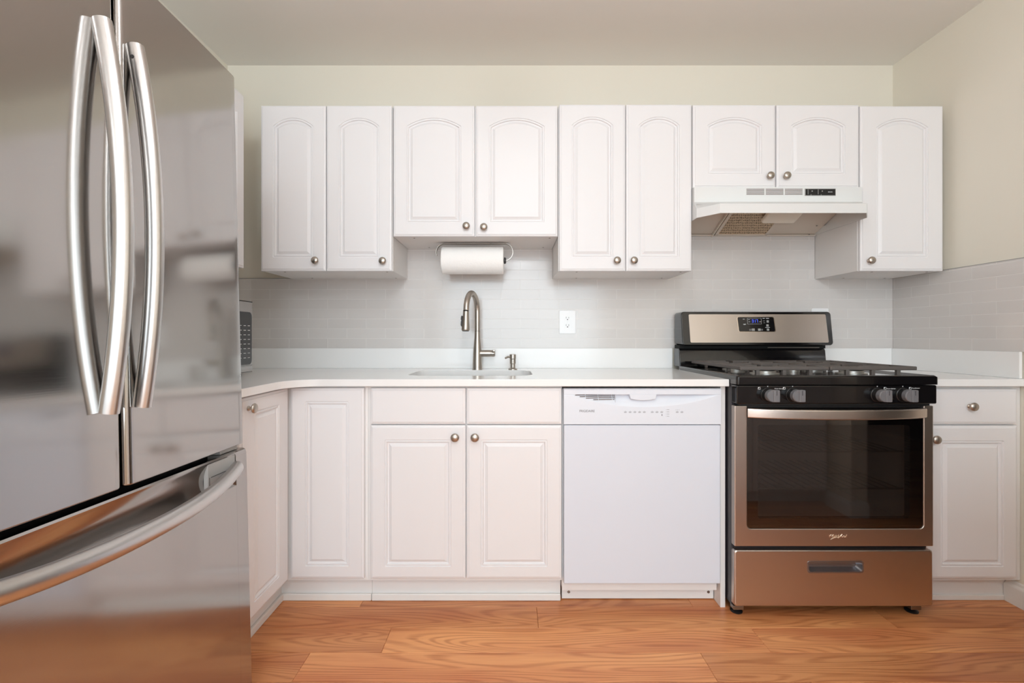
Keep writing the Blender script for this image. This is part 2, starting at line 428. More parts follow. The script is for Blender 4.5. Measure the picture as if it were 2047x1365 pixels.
def cab_knob(parent, x, y, z, rot=0):
    global KNOB
    if KNOB is None:
        mb = MB().lathe([(.0085, 0), (.0085, .003), (.0055, .006), (.0052, .012), (.008, .0145), (.0155, .017), (.0168, .0205), (.0155, .024), (.011, .0268), (.005, .0282), (0, .0285)], (0, 0, 0), '-y', 26)
        KNOB = obj('knob', mb, M_nickel); o = KNOB
    else:
        o = KNOB.copy(); COL.objects.link(o)
    o.parent = parent; o.location = Vector((x, y, z)) - root_loc(parent); o.rotation_euler = (0, 0, rot)
    return o
def holes(parent, pts, z):
    for x, y in pts:
        obj('hole_cap', MB().lathe([(.0045, 0), (.0045, -.0008)], (x, y, z), 'z', 12), M_hole, parent)

def wall_cabinet(x0, x1, z0, doors, label, knobs, ztop=2.131, drop=.038, mx=.056):
    t = thing('wall_cabinet', label, 'cabinet', ((x0+x1)/2, -.0, z0), 'white wall cabinets over the counter')
    obj('body', MB().box(x0, x1, -.304, -.001, z0+.001, ztop), M_cabin, t, bevel=.0008)
    holes(t, [(x0+.09, -.275), (x1-.035, -.275), (x0+.12, -.05), (x1-.05, -.05)], z0+.001)
    ds = []
    for a, b in doors:
        ds.append(cab_door(t, a, b, z0-.001, ztop, face_minusY(-.324), drop=drop, mx=mx))
    for i, (x, z) in enumerate(knobs): cab_knob(ds[min(i, len(ds)-1)], x, -.324, z)
    return t
g = .0015
wall_cabinet(-1.151, -.547, 1.372, [(-1.150, -.852), (-.848, -.549)], 'white wall cabinet with two tall narrow arched doors, nearest the refrigerator', [(-.893, 1.417), (-.586, 1.415)], ztop=2.131)
wall_cabinet(-.545, .215, 1.531, [(-.541, -.169), (-.163, .213)], 'white wall cabinet with two wide arched doors over the sink and paper towel roll', [(-.205, 1.574), (-.125, 1.569)], ztop=2.131, mx=.061)
wall_cabinet(.217, .829, 1.372, [(.221, .523), (.528, .828)], 'white wall cabinet with two tall narrow arched doors, left of the range hood', [(.482, 1.417), (.559, 1.417)], ztop=2.136)
wall_cabinet(.832, 1.598, 1.753, [(.834, 1.213), (1.219, 1.597)], 'short white wall cabinet with two low arched doors directly above the range hood', [(1.180, 1.803), (1.255, 1.803)], ztop=2.134, mx=.064)
wall_cabinet(1.601, 1.984, 1.372, [(1.603, 1.983)], 'white wall cabinet with a single arched door in the right corner', [(1.639, 1.417)], ztop=2.129, drop=.042, mx=.070)
# the wall cabinet on the left wall, mostly behind the refrigerator
t = thing('wall_cabinet', 'white wall cabinet on the left wall, only a sliver seen past the refrigerator', 'cabinet', (XL, -.72, 1.372), 'white wall cabinets over the counter')
obj('body', MB().box(XL+.001, -1.196, -1.06, -.402, 1.372, 2.131), M_cabin, t, bevel=.0008)
cab_door(t, -.729, -.402, 1.371, 2.131, face_plusX(-1.176), drop=.038)
cab_door(t, -1.059, -.733, 1.371, 2.131, face_plusX(-1.176), drop=.038)

# base cabinets
FB = face_minusY(-.63)
Lp = [(XL+.001, -.001), (-.566, -.001), (-.566, -.61), (-.889, -.61), (-.889, -1.085), (XL+.001, -1.085)]
Lt = [(XL+.001, -.001), (-.5665, -.001), (-.5665, -.56), (-.935, -.56), (-.935, -1.085), (XL+.001, -1.085)]
t = thing('corner_cabinet', 'white corner base cabinet, two full height doors meeting at right angles beside the refrigerator', 'cabinet', (-.9, -.6, 0), 'white base cabinets')
obj('body', MB().prism(Lp, 'z', .105, .873), M_cabin, t)
obj('toe_kick', MB().prism(Lt, 'z', 0, .105), M_kick, t)
obj('shoe_moulding', MB().prism([(-.5665, -.56), (-.935, -.56), (-.935, -1.085), (-.922, -1.085), (-.922, -.573), (-.5665, -.573)], 'z', 0, .028), M_trim, t, bevel=.004)
cab_door(t, -.867, -.578, .119, .868, FB, mx=.058, mt=.052, mbm=.05)
d = cab_door(t, -.955, -.634, .119, .868, face_plusX(-.869), mx=.075, mt=.052, mbm=.05)
cab_knob(d, -.869, -.913, .832, pi/2)
t = thing('sink_base_cabinet', 'white sink base cabinet with two panelled doors under two blank drawer fronts', 'cabinet', (-.18, -.6, 0), 'white base cabinets')
obj('body', MB().box(-.5655, .200, -.61, -.595, .105, .873).box(-.5655, -.548, -.595, -.002, .105, .873).box(.183, .200, -.595, -.002, .105, .873).box(-.548, .183, -.595, -.002, .105, .122), M_cabin, t)
obj('toe_kick', MB().box(-.5655, .200, -.56, -.545, 0, .105), M_kick, t)
obj('shoe_moulding', MB().box(-.5655, .200, -.573, -.56, 0, .028), M_trim, t, bevel=.004)
for x0, x1, kx in ((-.553, -.1795, -.219), (-.1755, .198, -.1415)):
    slab_front(t, x0, x1, .7255, .868, FB, 'drawer_front')
    dd = cab_door(t, x0, x1, .119, .7215, FB, mx=.056, mt=.056, mbm=.048)
    cab_knob(dd, kx, -.63, .677)
t = thing('base_cabinet', 'narrow white base cabinet with one drawer over one door, right of the range', 'cabinet', (1.8, -.6, 0), 'white base cabinets')
obj('body', MB().box(1.614, 2.016, -.61, -.002, .105, .873), M_cabin, t)
obj('toe_kick', MB().box(1.614, 2.016, -.56, -.50, 0, .105), M_kick, t)
obj('shoe_moulding', MB().box(1.614, 2.001, -.568, -.56, 0, .022), M_trim, t, bevel=.003)
dw_ = slab_front(t, 1.6165, 1.988, .7255, .864, FB, 'drawer')
cab_knob(dw_, 1.795, -.63, .797)
dd = cab_door(t, 1.6165, 1.988, .119, .7195, FB, mx=.056, mt=.058, mbm=.048, mxl=.066)
cab_knob(dd, 1.651, -.63, .669)

# ------------------------------------------------------------------ countertops with sink cut-out
ZT = .904; ZB = .876; DF = .650
def rounded_hole(n=8):
    return rrect(-.452, .093, -.485, -.155, .085, k=n)
def countertop_main():
    # outer outline, corner fillet towards the left leg
    R = .12; xc = -.850
    out = [(XL+.001, -.001), (.8455, -.001), (.8455, -DF)]
    cx, cy = xc + R, -DF - R
    arc = [(cx + R*cos(a), cy + R*sin(a)) for a in [pi/2 + (pi/2)*i/8 for i in range(9)]]
    out += arc + [(xc, -1.095), (XL+.001, -1.095)]
    hole = rounded_hole()
    bm = bmesh.new()
    def ring(pts, z):
        vs = [bm.verts.new((x, y, z)) for x, y in pts]
        return vs, [bm.edges.new((vs[i], vs[(i+1) % len(vs)])) for i in range(len(vs))]
    res = {}
    for z in (ZT, ZB):
        vo, eo = ring(out, z); vh, eh = ring(hole, z)
        bmesh.ops.triangle_fill(bm, use_beauty=True, use_dissolve=False, edges=eo+eh); res[z] = (vo, vh)
    for k in (0, 1):
        a, b = res[ZT][k], res[ZB][k]
        for i in range(len(a)):
            j = (i+1) % len(a); bm.faces.new((a[i], a[j], b[j], b[i]))
    mb = MB(); bm.verts.index_update()
    mb.add([v.co[:] for v in bm.verts], [[v.index for v in f.verts] for f in bm.faces]); bm.free()
    return mb
t = thing('countertop', 'white quartz countertop turning the left corner, with the sink cut into it', 'countertop', (-.3, -.3, ZB), 'white quartz countertops')
obj('worktop', countertop_main(), M_quartz, t, bevel=.002, angle=60)
obj('upstand', MB().box(XL+.02, .8455, -.020, -.0085, ZT+.0002, 1.009), M_quartz, t, bevel=.0015)
obj('upstand', MB().box(XL+.001, XL+.0195, -1.095, -.0085, ZT+.0002, 1.009), M_quartz, t, bevel=.0015)
t = thing('countertop', 'short white quartz countertop between the range and the right wall', 'countertop', (1.8, -.3, ZB), 'white quartz countertops')
obj('worktop', MB().box(1.610, XR-.001, -DF, -.001, ZB, ZT), M_quartz, t, bevel=.002)
obj('upstand', MB().box(1.580, XR-.0215, -.020, -.0085, ZT+.0002, 1.009), M_quartz, t, bevel=.0015)
obj('upstand', MB().box(XR-.0205, XR-.0085, -.625, -.0085, ZT+.0002, 1.009), M_quartz, t, bevel=.0015)

# sink bowl under the cut-out
L = []
def offs(z, dd): return [(x, y, z) for x, y in rrect(-.452-dd, .093+dd, -.485-dd, -.155+dd, .085+dd, k=8)]
for z, dd in ((.8755, .02), (.8755, .001), (.74, -.004), (.705, -.02), (.70, -.05)): L.append(offs(z, dd))
L2 = [offs(.695, -.04), offs(.70, -.0), offs(.74, .015), offs(.870, .02)]
sink = thing('sink', 'pale grey undermount sink bowl set into the countertop below the faucet', 'sink', (-.18, -.32, .70))
obj('bowl', MB().loops(L2 + L, cap0=True, cap1=True), M_sink, sink)
obj('drain', MB().lathe([(.045, 0), (.045, .003), (.03, .004), (.028, .001), (0, .001)], (-.18, -.32, .7005), 'z'), M_nickel, sink)

# ------------------------------------------------------------------ faucet
fx, fy = -.172, -.098
t = thing('faucet', 'brushed nickel gooseneck pull-down faucet behind the sink', 'faucet', (fx, fy, ZT))
obj('body', MB().lathe([(.0255, 0), (.0255, .003), (.0245, .006), (.0235, .05), (.022, .085), (.0185, .125), (.0150, .16), (.0142, .193)], (fx, fy, ZT), 'z', 32), M_nickel, t)
obj('collar_ring', MB().lathe([(.0137, .193), (.0137, .1945)], (fx, fy, ZT), 'z', 28), M_dkgrey, t)
dirx, diry = -.040, -.165
R = sqrt(dirx**2 + diry**2)/2; dh = Vector((dirx, diry, 0)).normalized()
path = [Vector((fx, fy, ZT+.1945)), Vector((fx, fy, 1.15)), Vector((fx, fy, 1.185))]
zc = 1.197
for i in range(0, 25):
    a = pi - pi*i/24; path.append(Vector((fx, fy, zc)) + dh*(R + R*cos(a)) + Vector((0, 0, R*sin(a))))
end = path[-1]; path.append(end + Vector((-.001, -.002, -.006)))
side = Vector((0, 0, 1)).cross(dh)
def tube_path(P, r, n=20):
    L = []
    for i, p in enumerate(P):
        tt = (P[min(i+1, len(P)-1)] - P[max(i-1, 0)]).normalized(); u = side.cross(tt).normalized()
        L.append([tuple(p + side*r*cos(2*pi*k/n) + u*r*sin(2*pi*k/n)) for k in range(n)])
    return MB().loops(L)
obj('neck', tube_path(path, .0138), M_nickel, t)
hd = Vector((-.020, -.03, -1)).normalized(); h0 = path[-1]
obj('spray_ring', tube_path([h0, h0 + hd*.002], .0132), M_dkgrey, t)
L = []
for s_, r in ((.002, .0142), (.02, .0148), (.06, .0178), (.082, .0196), (.090, .0196), (.094, .017)):
    p = h0 + hd*s_; u = side.cross(hd).normalized()
    L.append([tuple(p + side*r*cos(2*pi*k/24) + u*r*sin(2*pi*k/24)) for k in range(24)])
sh = obj('spray_head', MB().loops(L), M_nickel, t)
p = h0 + hd*.094
obj('nozzle', MB().loops([[tuple(p + side*r*cos(2*pi*k/20) + side.cross(hd)*r*sin(2*pi*k/20) + hd*q) for k in range(20)] for r, q in ((.0165, 0), (.015, .002))]), M_dkgrey, t)
# spray buttons on the left face of the head
for q, s1 in ((.034, .010), (.058, .014)):
    c = h0 + hd*q + Vector((-.0160, -.004, 0)); 
    obj('spray_button', MB().sweep([c - hd*s1, c - hd*s1*.5 + Vector((-.002, 0, 0)), c + hd*s1*.5 + Vector((-.003, 0, 0)), c + hd*s1], circ(.005, 10), up=(0, 1, 0)), M_dkgrey, t)
hz = .985
hb = obj('handle_hub', MB().lathe([(.016, 0), (.017, .004), (.017, .056), (.0162, .058), (.0162, .060), (.017, .062), (.017, .074), (.014, .080)], (fx+.010, fy, hz), 'x', 26), M_nickel, t)
obj('lever', MB().sweep([(fx+.078, fy-.004, hz+.002), (fx+.083, fy-.02, hz+.012), (fx+.086, fy-.045, hz+.016), (fx+.086, fy-.058, hz+.016)], circ(.008, 12, .006), scale=[.9, 1, .8, .5]), M_nickel, t)
# soap dispenser
sx, sy = .008, -.11
t = thing('soap_dispenser', 'small brushed nickel soap dispenser on the counter right of the faucet', 'soap dispenser', (sx, sy, ZT))
obj('base', MB().lathe([(.0225, 0), (.0225, .004), (.016, .006), (.0125, .010), (.0125, .028), (.0155, .031), (.0155, .052)], (sx, sy, ZT), 'z', 26), M_nickel, t)
obj('pump_head', MB().lathe([(.0145, .053), (.0165, .055), (.0165, .074), (.0150, .0765), (0, .0765)], (sx, sy, ZT), 'z', 26), M_nickel, t)
obj('spout', MB().sweep([(sx-.012, sy-.003, ZT+.063), (sx-.025, sy-.010, ZT+.064), (sx-.038, sy-.018, ZT+.058)], circ(.0048, 10)), M_nickel, t)

# ------------------------------------------------------------------ outlets
def outlet(x, z, label):
    t = thing('wall_outlet', label, 'outlet', (x, -.008, z-.062))
    obj('face_plate', MB().loops([[(u, -.0082, v) for u, v in rrect(x-.044, x+.044, z-.062, z+.062, .006)], [(u, -.012, v) for u, v in rrect(x-.044, x+.044, z-.062, z+.062, .006)], [(u, -.0145, v) for u, v in rrect(x-.040, x+.040, z-.058, z+.058, .006)]]), M_outlet, t)
    for zz in (z+.0195, z-.0195):
        L = []
        pr = [(x + max(-.0165, min(.0165, .0185*cos(2*pi*i/28))), zz + .0155*sin(2*pi*i/28)) for i in range(28)]
        rc = obj('receptacle', MB().loops([[(u, -.0145, v) for u, v in pr], [(u, -.0158, v) for u, v in pr]]), M_outlet, t)
        obj('outlet_slot', MB().box(x-.0075, x-.0058, -.0161, -.0157, zz-.001, zz+.008).box(x+.0058, x+.0075, -.0161, -.0157, zz-.001, zz+.007), M_void, rc)
        obj('ground_hole', MB().lathe([(.0028, 0), (.0028, .0004)], (x, -.0157, zz-.0065), '-y', 10), M_void, rc)
    obj('screw', MB().lathe([(.003, 0), (.002, .0008)], (x, -.0145, z), '-y', 10), M_outlet, t)
outlet(.2955, 1.147, 'white double wall outlet on the tiles right of the soap dispenser')
outlet(1.626, 1.157, 'white wall outlet mostly hidden behind the backguard of the range')

# ------------------------------------------------------------------ paper towel
px0, px1, py_, pz, pr = -.338, -.038, -.172, 1.443, .0665
t = thing('paper_towel_roll', 'full white paper towel roll hanging under the cabinet over the sink', 'paper towel', (px0, py_, pz))
L = []
for x, r in ((px0, .022), (px0, pr-.003), (px0+.003, pr), (px1-.003, pr), (px1, pr-.003), (px1, .022)):
    L.append([(x, py_ + r*cos(2*pi*k/64)*(1.0), pz + r*sin(2*pi*k/64)) for k in range(64)])
L.append([(px0, py_ + .022*cos(2*pi*k/64), pz + .022*sin(2*pi*k/64)) for k in range(64)])
obj('paper', MB().loops(L, cap0=False, cap1=False), M_paper, t)
obj('core', MB().lathe([(.0215, 0), (.0215, .298), (.019, .298), (.019, .25)], (px0+.001, py_, pz), 'x'), M_card, t)
t = thing('paper_towel_holder', 'brushed steel strap holder screwed under the cabinet, carrying the paper towel roll', 'paper towel holder', (-.19, py_, 1.53))
zt_ = 1.5285
pts = []
for i in range(11): a = pi + .35 - (pi/2+.35)*i/10; pts.append((-.325 + .043*cos(a) , py_, 1.483 + .043*sin(a)))
pts += [(-.20, py_, zt_-.0022), (-.06, py_, zt_-.0022)]
for i in range(15): a = pi/2 - (pi-.35)*i/14; pts.append((-.035 + .043*cos(a), py_, 1.4835 + .043*sin(a)))
pts.append((-.030, py_, pz))
sec = [(-.016, -.001), (.016, -.001), (.016, .001), (-.016, .001)]
mb = MB(); P = [Vector(p) for p in pts]; L = []
for i, p in enumerate(P):
    tt = (P[min(i+1, len(P)-1)] - P[max(i-1, 0)]).normalized(); nn = Vector((0, 1, 0)); u = nn.cross(tt).normalized()
    wdt = .016 if 10 <= i <= 13 else .011
    L.append([tuple(p + nn*a*wdt + u*b) for a, b in ((-1, -.0009), (1, -.0009), (1, .0009), (-1, .0009))])
obj('strap', MB().loops(L), M_nickel, t)
obj('end_knob', MB().lathe([(.006, 0), (.016, .002), (.016, .008), (.010, .012)], (px1+.001, py_, pz), 'x'), M_dkgrey, t)
for x in (-.27, -.10): obj('screw', MB().lathe([(.004, 0), (.003, -.0015)], (x, py_-.004, zt_-.003), 'z', 12), M_screw, t)

# ------------------------------------------------------------------ microwave on the left leg
t = thing('microwave', 'stainless microwave with a black keypad on the left counter behind the refrigerator', 'microwave', (-1.28, -.71, ZT))
my0, my1, mz0, mz1, mxf = -.96, -.477, .916, 1.221, -1.10
obj('case', MB().box(-1.46, mxf-.02, my0, my1, mz0, mz1), M_dkgrey, t, bevel=.004)
obj('front_frame', MB().box(mxf-.02, mxf, my0, my1, mz0, mz1-.003), M_steel, t, bevel=.004)
kp = [(u, v) for u, v in rrect(my1-.150, my1-.012, .953, 1.172, .018)]
obj('keypad', MB().loops([[(mxf, u, v) for u, v in kp], [(mxf+.0035, u, v) for u, v in kp]]), M_black, t)
mb = MB()
for r in range(8):
    for c in range(4):
        zc_ = 1.115 - r*.019; yc_ = my1 - .034 - c*.030
        mb.box(mxf+.0035, mxf+.0040, yc_-.008, yc_+.008, zc_-.0012, zc_+.0012)
obj('key_print', mb, M_label, t)
obj('door_window', MB().box(mxf, mxf+.003, my0+.03, my1-.17, .955, 1.17), M_black, t, bevel=.002)
obj('door_button', MB().box(mxf, mxf+.003, my1-.13, my1-.005, .925, .945), M_steel, t, bevel=.001)
for za, zb in ((.9485, .9500), (.9215, .9230), (mz1-.0065, mz1-.0035)): obj('seam', MB().box(mxf-.001, mxf+.0006, my1-.15, my1-.002, za, zb), M_void, t)
for y in (my0+.04, my1-.04):
    for x in (-1.42, -1.14): obj('foot', MB().lathe([(.014, 0), (.014, .0125)], (x, y, ZT+.0002), 'z', 16), M_mwfoot, t)

# ------------------------------------------------------------------ dishwasher
t = thing('dishwasher', 'white built-in dishwasher between the sink cabinet and the range', 'dishwasher', (.51, -.6, 0))
obj('tub', MB().box(.2025, .818, -.600, -.02, .06, .862), M_cabin, t)
obj('door', MB().box(.2065, .8195, -.632, -.601, .102, .7230), M_dw, t, bevel=.003)
# control panel with a crescent scoop
X0, X1, z0_, z1_ = .2055, .8205, .7265, .866; yf = -.635; zt2 = .8435; sx0, sx1 = .238, .803; N_ = 60
xs = [X0] + [sx0 + (sx1-sx0)*i/N_ for i in range(N_+1)] + [X1]
cols = []
for x in xs:
    u = (x-(sx0+sx1)/2)/((sx1-sx0)/2); k = max(0, 1-u*u) if abs(u) <= 1 else 0
    dz = .046*k**0.9; zc_ = zt2 - dz - .0004; dep = .022*min(1, dz/.03)
    cols.append([(x, -.601, z0_), (x, yf, z0_), (x, yf, zc_-.004), (x, yf+.0008, zc_-.002), (x, yf+.0015 + dep*.25, zc_+dz*.25), (x, yf+dep*.9+.001, zt2-dz*.25-.0002), (x, yf+dep+.001, zt2-.0001), (x, yf, zt2), (x, yf, z1_-.006), (x, yf+.004, z1_), (x, -.601, z1_)])
cp = obj('control_panel', MB().loops(cols, True, True), M_dwp, t, smooth=30)
def surf_y(x, z):
    u = (x-(sx0+sx1)/2)/((sx1-sx0)/2); dz = .046*max(0, 1-u*u)**.9; dep = .022*min(1, dz/.03); zc_ = zt2-dz
    f = (z-zc_)/max(dz, 1e-4)
    k = 0 if f < 0 else (f/.25*.25 if f < .25 else (.25 + (f-.25)/.5*.65 if f < .75 else .9 + (f-.75)/.25*.1))
    return yf + .0015 + dep*k, f
mb = MB()
for i, zz in enumerate((.8405, .8345, .8285, .8225)):
    for a, b in ((.246, .290), (.2925, .341), (.3435, .396), (.3985, .4055)):
        n = 10
        for q in range(n):
            xa, xb = a + (b-a)*q/n, a + (b-a)*(q+1)/n
            y_, f = surf_y((xa+xb)/2, zz - .001)
            if f > .12: mb.box(xa, xb, y_-.0016, y_+.002, zz-.0013, zz+.0013)
obj('vent_slots', mb, M_hole, cp)
obj('vent_frame', MB().box(.4075, .4095, -.6325, -.612, .812, .8425), M_dwp, cp)
lp = [(.462, zt2), (.466, zt2-.017), (.488, zt2-.022), (.515, zt2-.0235), (.542, zt2-.022), (.5645, zt2-.017), (.568, zt2)]
obj('latch', MB().loops([[(x, -.614, z) for x, z in lp], [(x, -.636, z) for x, z in lp]]), M_dwp, cp, bevel=.0015)
text('brand_lettering', 'FRIGIDAIRE', .0125, M_dwtxt, cp, .266, yf-.0001, .7745, wx=.95)
for x0, n in ((.4405, 5), (.5455, 3), (.6430, 2)):
    for i in range(n):
        x = x0 + i*.0185
        obj('button_print', MB().box(x, x+.0115, yf-.0004, yf+.001, .7745, .7757).box(x+.001, x+.0095, yf-.0004, yf+.001, .7718, .7726).box(x+.0045, x+.007, yf-.0004, yf+.001, .7775, .7785), M_dwtxt, cp)
for i in range(4):
    obj('status_print', MB().box(.6045, .6057, yf-.0004, yf+.001, .7835-i*.0085, .7847-i*.0085).box(.608, .6175, yf-.0004, yf+.001, .7835-i*.0085, .7845-i*.0085), M_dwtxt, cp)
for i in range(3): obj('status_light', MB().box(.643+i*.006, .6445+i*.006, yf-.0004, yf+.001, .7825, .784), M_dwtxt, cp)
obj('lock_symbol', MB().box(.588, .5905, yf-.0004, yf+.001, .760, .7665), M_dwtxt, cp)
kp_ = obj('kick_plate', MB().box(.206, .8225, -.560, -.545, .004, .0995), M_kick, t)
for x in (.234, .803): obj('screw', MB().lathe([(.006, 0), (.005, .0015), (.001, .0015)], (x, -.560, .030), '-y', 14), M_screw, kp_)
for x in (.26, .78):
    for y in (-.5, -.1): obj('levelling_foot', MB().lathe([(.015, 0), (.015, .06)], (x, y, .0005), 'z', 12), M_dkgrey, t)
tag(obj('end_panel', MB().box(.826, .8455, -.616, -.002, 0, .875), M_cabin, bevel=.001), 'narrow white end panel standing between the dishwasher and the range', 'end panel')

# ------------------------------------------------------------------ range
RX0, RX1 = .849, 1.605
t = thing('gas_range', 'stainless and black freestanding gas range under the range hood', 'stove', ((RX0+RX1)/2, -.35, 0))
rng = t
b = MB()
b.box(RX0+.002, .918, -.655, -.03, .035, .888).box(1.538, RX1-.002, -.655, -.03, .035, .888)
b.box(.918, 1.538, -.655, -.03, .035, .352).box(.918, 1.538, -.655, -.03, .757, .888).box(.918, 1.538, -.20, -.03, .352, .757)
obj('body', b, M_side, t)
obj('side_trim', MB().box(RX0-.0005, RX0+.004, -.66, -.635, .05, .888), M_side, t, bevel=.0015)
cv = MB(); x0, x1, z0, z1 = .9185, 1.5375, .3525, .7565
cv.add([(x0,-.655,z0),(x1,-.655,z0),(x1,-.655,z1),(x0,-.655,z1),(x0,-.2005,z0),(x1,-.2005,z0),(x1,-.2005,z1),(x0,-.2005,z1)], [(4,5,6,7),(0,1,5,4),(1,2,6,5),(2,3,7,6),(3,0,4,7)])
obj('oven_cavity', cv, M_cavity, t)
for zz in (.620, .475):
    mb = MB()
    for i in range(17):
        x = .935 + i*.0367; mb.sweep([(x, -.63, zz), (x, -.22, zz)], circ(.0022, 6))
    mb.sweep([(.925, -.632, zz), (1.532, -.632, zz)], circ(.0035, 8)).sweep([(.925, -.42, zz-.004), (1.532, -.42, zz-.004)], circ(.003, 6))
    obj('oven_rack', mb, M_screw, t)
# cooktop
ct = MB(); L = []
for z, dd in ((.889, 0), (.917, 0), (.9235, .007), (.9235, .016), (.916, .026)):
    L.append([(x, y, z) for x, y in rrect(RX0-.002+dd, RX1+.002-dd, -.706+dd, -.10-dd*0, .010, k=4)])
obj('cooktop', MB().loops(L), M_black, t, smooth=50)
obj('control_panel', MB().box(RX0, RX1, -.700, -.655, .8155, .8865), M_black, t, bevel=.005)
cpan = bpy.data.objects['control_panel.001'] if 'control_panel.001' in bpy.data.objects else bpy.data.objects['control_panel']
obj('vent_trim', MB().box(RX0+.012, RX1-.02, -.690, -.655, .8085, .8150), M_blackm, t)
# knobs
def range_knob(x):
    z = .8500
    base = obj('burner_knob', MB().lathe([(.0275, 0), (.0275, .004), (.0255, .006), (.0248, .018), (.0235, .022)], (x, -.700, z), '-y', 36), M_blackm, t)
    pr_ = []
    for i in range(30):
        a = 2*pi*i/30; pr_.append((x + max(-.0235, .0235*cos(a)), z + .0235*sin(a)))
    L = [[(u, -.722, v) for u, v in pr_], [(x+(u-x)*.97, -.738, z+(v-z)*.97) for u, v in pr_], [(x+(u-x)*.86, -.741, z+(v-z)*.9) for u, v in pr_]]
    o2 = obj('knob_cap', MB().loops(L), M_knob, base, smooth=30)
    obj('knob_grip', MB().box(x-.001, x+.0225, -.7440, -.724, z-.0225, z+.0225), M_knob, base, bevel=.003)
    obj('pointer_line', MB().box(x+.009, x+.0105, -.7446, -.7438, z+.003, z+.020), M_blackm, base)
    obj('off_mark', MB().box(x-.0015, x+.0015, -.7004, -.6995, z+.0305, z+.0335), M_label, t)
KX = (.966, 1.060, 1.379, 1.475)
for x in KX: range_knob(x)
for x, s in ((.934, ''), (1.028, 'l'), (1.408, 'r'), (1.503, 'r')):
    mb = MB(); zz = .8745; q = .0045
    mb.box(x-q, x+q, -.7004, -.699, zz+q-.001, zz+q).box(x-q, x+q, -.7004, -.699, zz-q, zz-q+.001).box(x-q, x-q+.001, -.7004, -.699, zz-q, zz+q).box(x+q-.001, x+q, -.7004, -.699, zz-q, zz+q).box(x-q+.001, x, -.7004, -.699, zz, zz+q-.001)
    obj('burner_symbol', mb, M_label, cpan)
text('burner_print', 'Power Burner', .0058, M_label, cpan, .9925, -.7002, .8715)
text('burner_print', 'Power Burner', .0058, M_label, cpan, 1.4145, -.7002, .8715)
text('burner_print', 'AccuSimmer', .0058, M_label, cpan, 1.5095, -.7002, .8735)

# backguard
def bg_y(z): return -.120 - .022*(1.195-z)/.168
bgz0, bgz1 = 1.027, 1.195
L = []
for f_, ins in ((0, 0), (1, 0), (1.0, .004)):
    pts = rrect(RX0+.003, RX1-.001, bgz0, bgz1, .016, k=5)
    if f_ == 0: L.append([(x, -.035, z) for x, z in pts])
    elif ins == 0: L.append([(x, bg_y(z), z) for x, z in pts])
    else: L.append([(x, bg_y(z)-.004, z) for x, z in rrect(RX0+.003+ins, RX1-.001-ins, bgz0+ins, bgz1-ins, .013, k=5)])
bg = obj('backguard', MB().loops(L), M_black, t, smooth=50)
prof = [(-.03, .917), (-.112, .917), (-.112, .935), (-.104, 1.000), (-.098, 1.010), (-.03, 1.010)]
obj('lower_backguard', MB().prism([(y, z) for y, z in prof], 'x', RX0+.001, RX1-.014), M_black, t, bevel=.004)
obj('backguard_slot', MB().box(RX0+.004, RX1-.012, -.100, -.032, 1.010, 1.027), M_void, t)
obj('backguard_strip', MB().box(1.30, 1.56, -.1045, -.100, 1.0135, 1.0165), M_screw, t)
def on_bg(u, v, d): return (u, bg_y(v) - .0042 - d, v)
pp = rrect(.889, 1.575, 1.0405, 1.182, .006, k=4)
pp = [(u + (1.182-v)*.03*(1 if u > 1.2 else .6), v) for u, v in pp]
sp_ = obj('steel_panel', MB().loops([[on_bg(u, v, 0) for u, v in pp], [on_bg(u, v, .0015) for u, v in pp]]), M_steelr, bg)
cxx = 1.225
dl = [(u + (1.13-v)*.06, v) for u, v in rrect(1.134, 1.314, 1.0955, 1.168, .008)]
rim = [(u + (1.13-v)*.06, v) for u, v in rrect(1.132, 1.318, 1.0935, 1.1695, .009)]
disp = obj('display_rim', MB().loops([[on_bg(u, v, .0015) for u, v in rim], [on_bg(u, v, .0024) for u, v in rim]]), M_logo, sp_)
disp = obj('display', MB().loops([[on_bg(u, v, .0020) for u, v in dl], [on_bg(u, v, .0034) for u, v in dl]]), M_black, sp_)
def bgbox(mb, x0, x1, z0, z1, d=.0034):
    mb.add([on_bg(x0, z0, d), on_bg(x1, z0, d), on_bg(x1, z1, d), on_bg(x0, z1, d), on_bg(x0, z0, d+.0004), on_bg(x1, z0, d+.0004), on_bg(x1, z1, d+.0004), on_bg(x0, z1, d+.0004)],
           [(0,3,2,1),(4,5,6,7),(0,1,5,4),(1,2,6,5),(2,3,7,6),(3,0,4,7)])
# the clock: 3:17 in segments
mb = MB(); segs = {'3': 'abcdg', '1': 'bc', '7': 'abc'}; hx, hz_, th = .0052, .0105, .0014
def digit(ch, x, zc_):
    w2 = hx/2*1.35; h2 = hz_/2*1.0
    S = {'a': (x-w2, x+w2, zc_+2*h2*.62, zc_+2*h2*.62+th), 'g': (x-w2, x+w2, zc_-th/2, zc_+th/2), 'd': (x-w2, x+w2, zc_-2*h2*.62-th, zc_-2*h2*.62),
         'b': (x+w2-th, x+w2, zc_, zc_+2*h2*.62+th), 'c': (x+w2-th, x+w2, zc_-2*h2*.62-th, zc_), 'f': (x-w2, x-w2+th, zc_, zc_+2*h2*.62), 'e': (x-w2, x-w2+th, zc_-2*h2*.62, zc_)}
    for s_ in segs[ch]: bgbox(mb, *S[s_])
zc_ = 1.1480
digit('3', 1.2060, zc_); digit('1', 1.2165, zc_); digit('7', 1.2285, zc_)
bgbox(mb, 1.2120, 1.2135, zc_+.003, zc_+.0045); bgbox(mb, 1.2120, 1.2135, zc_-.0045, zc_-.003)
obj('clock_digits', mb, M_blue, sp_)
mb = MB()
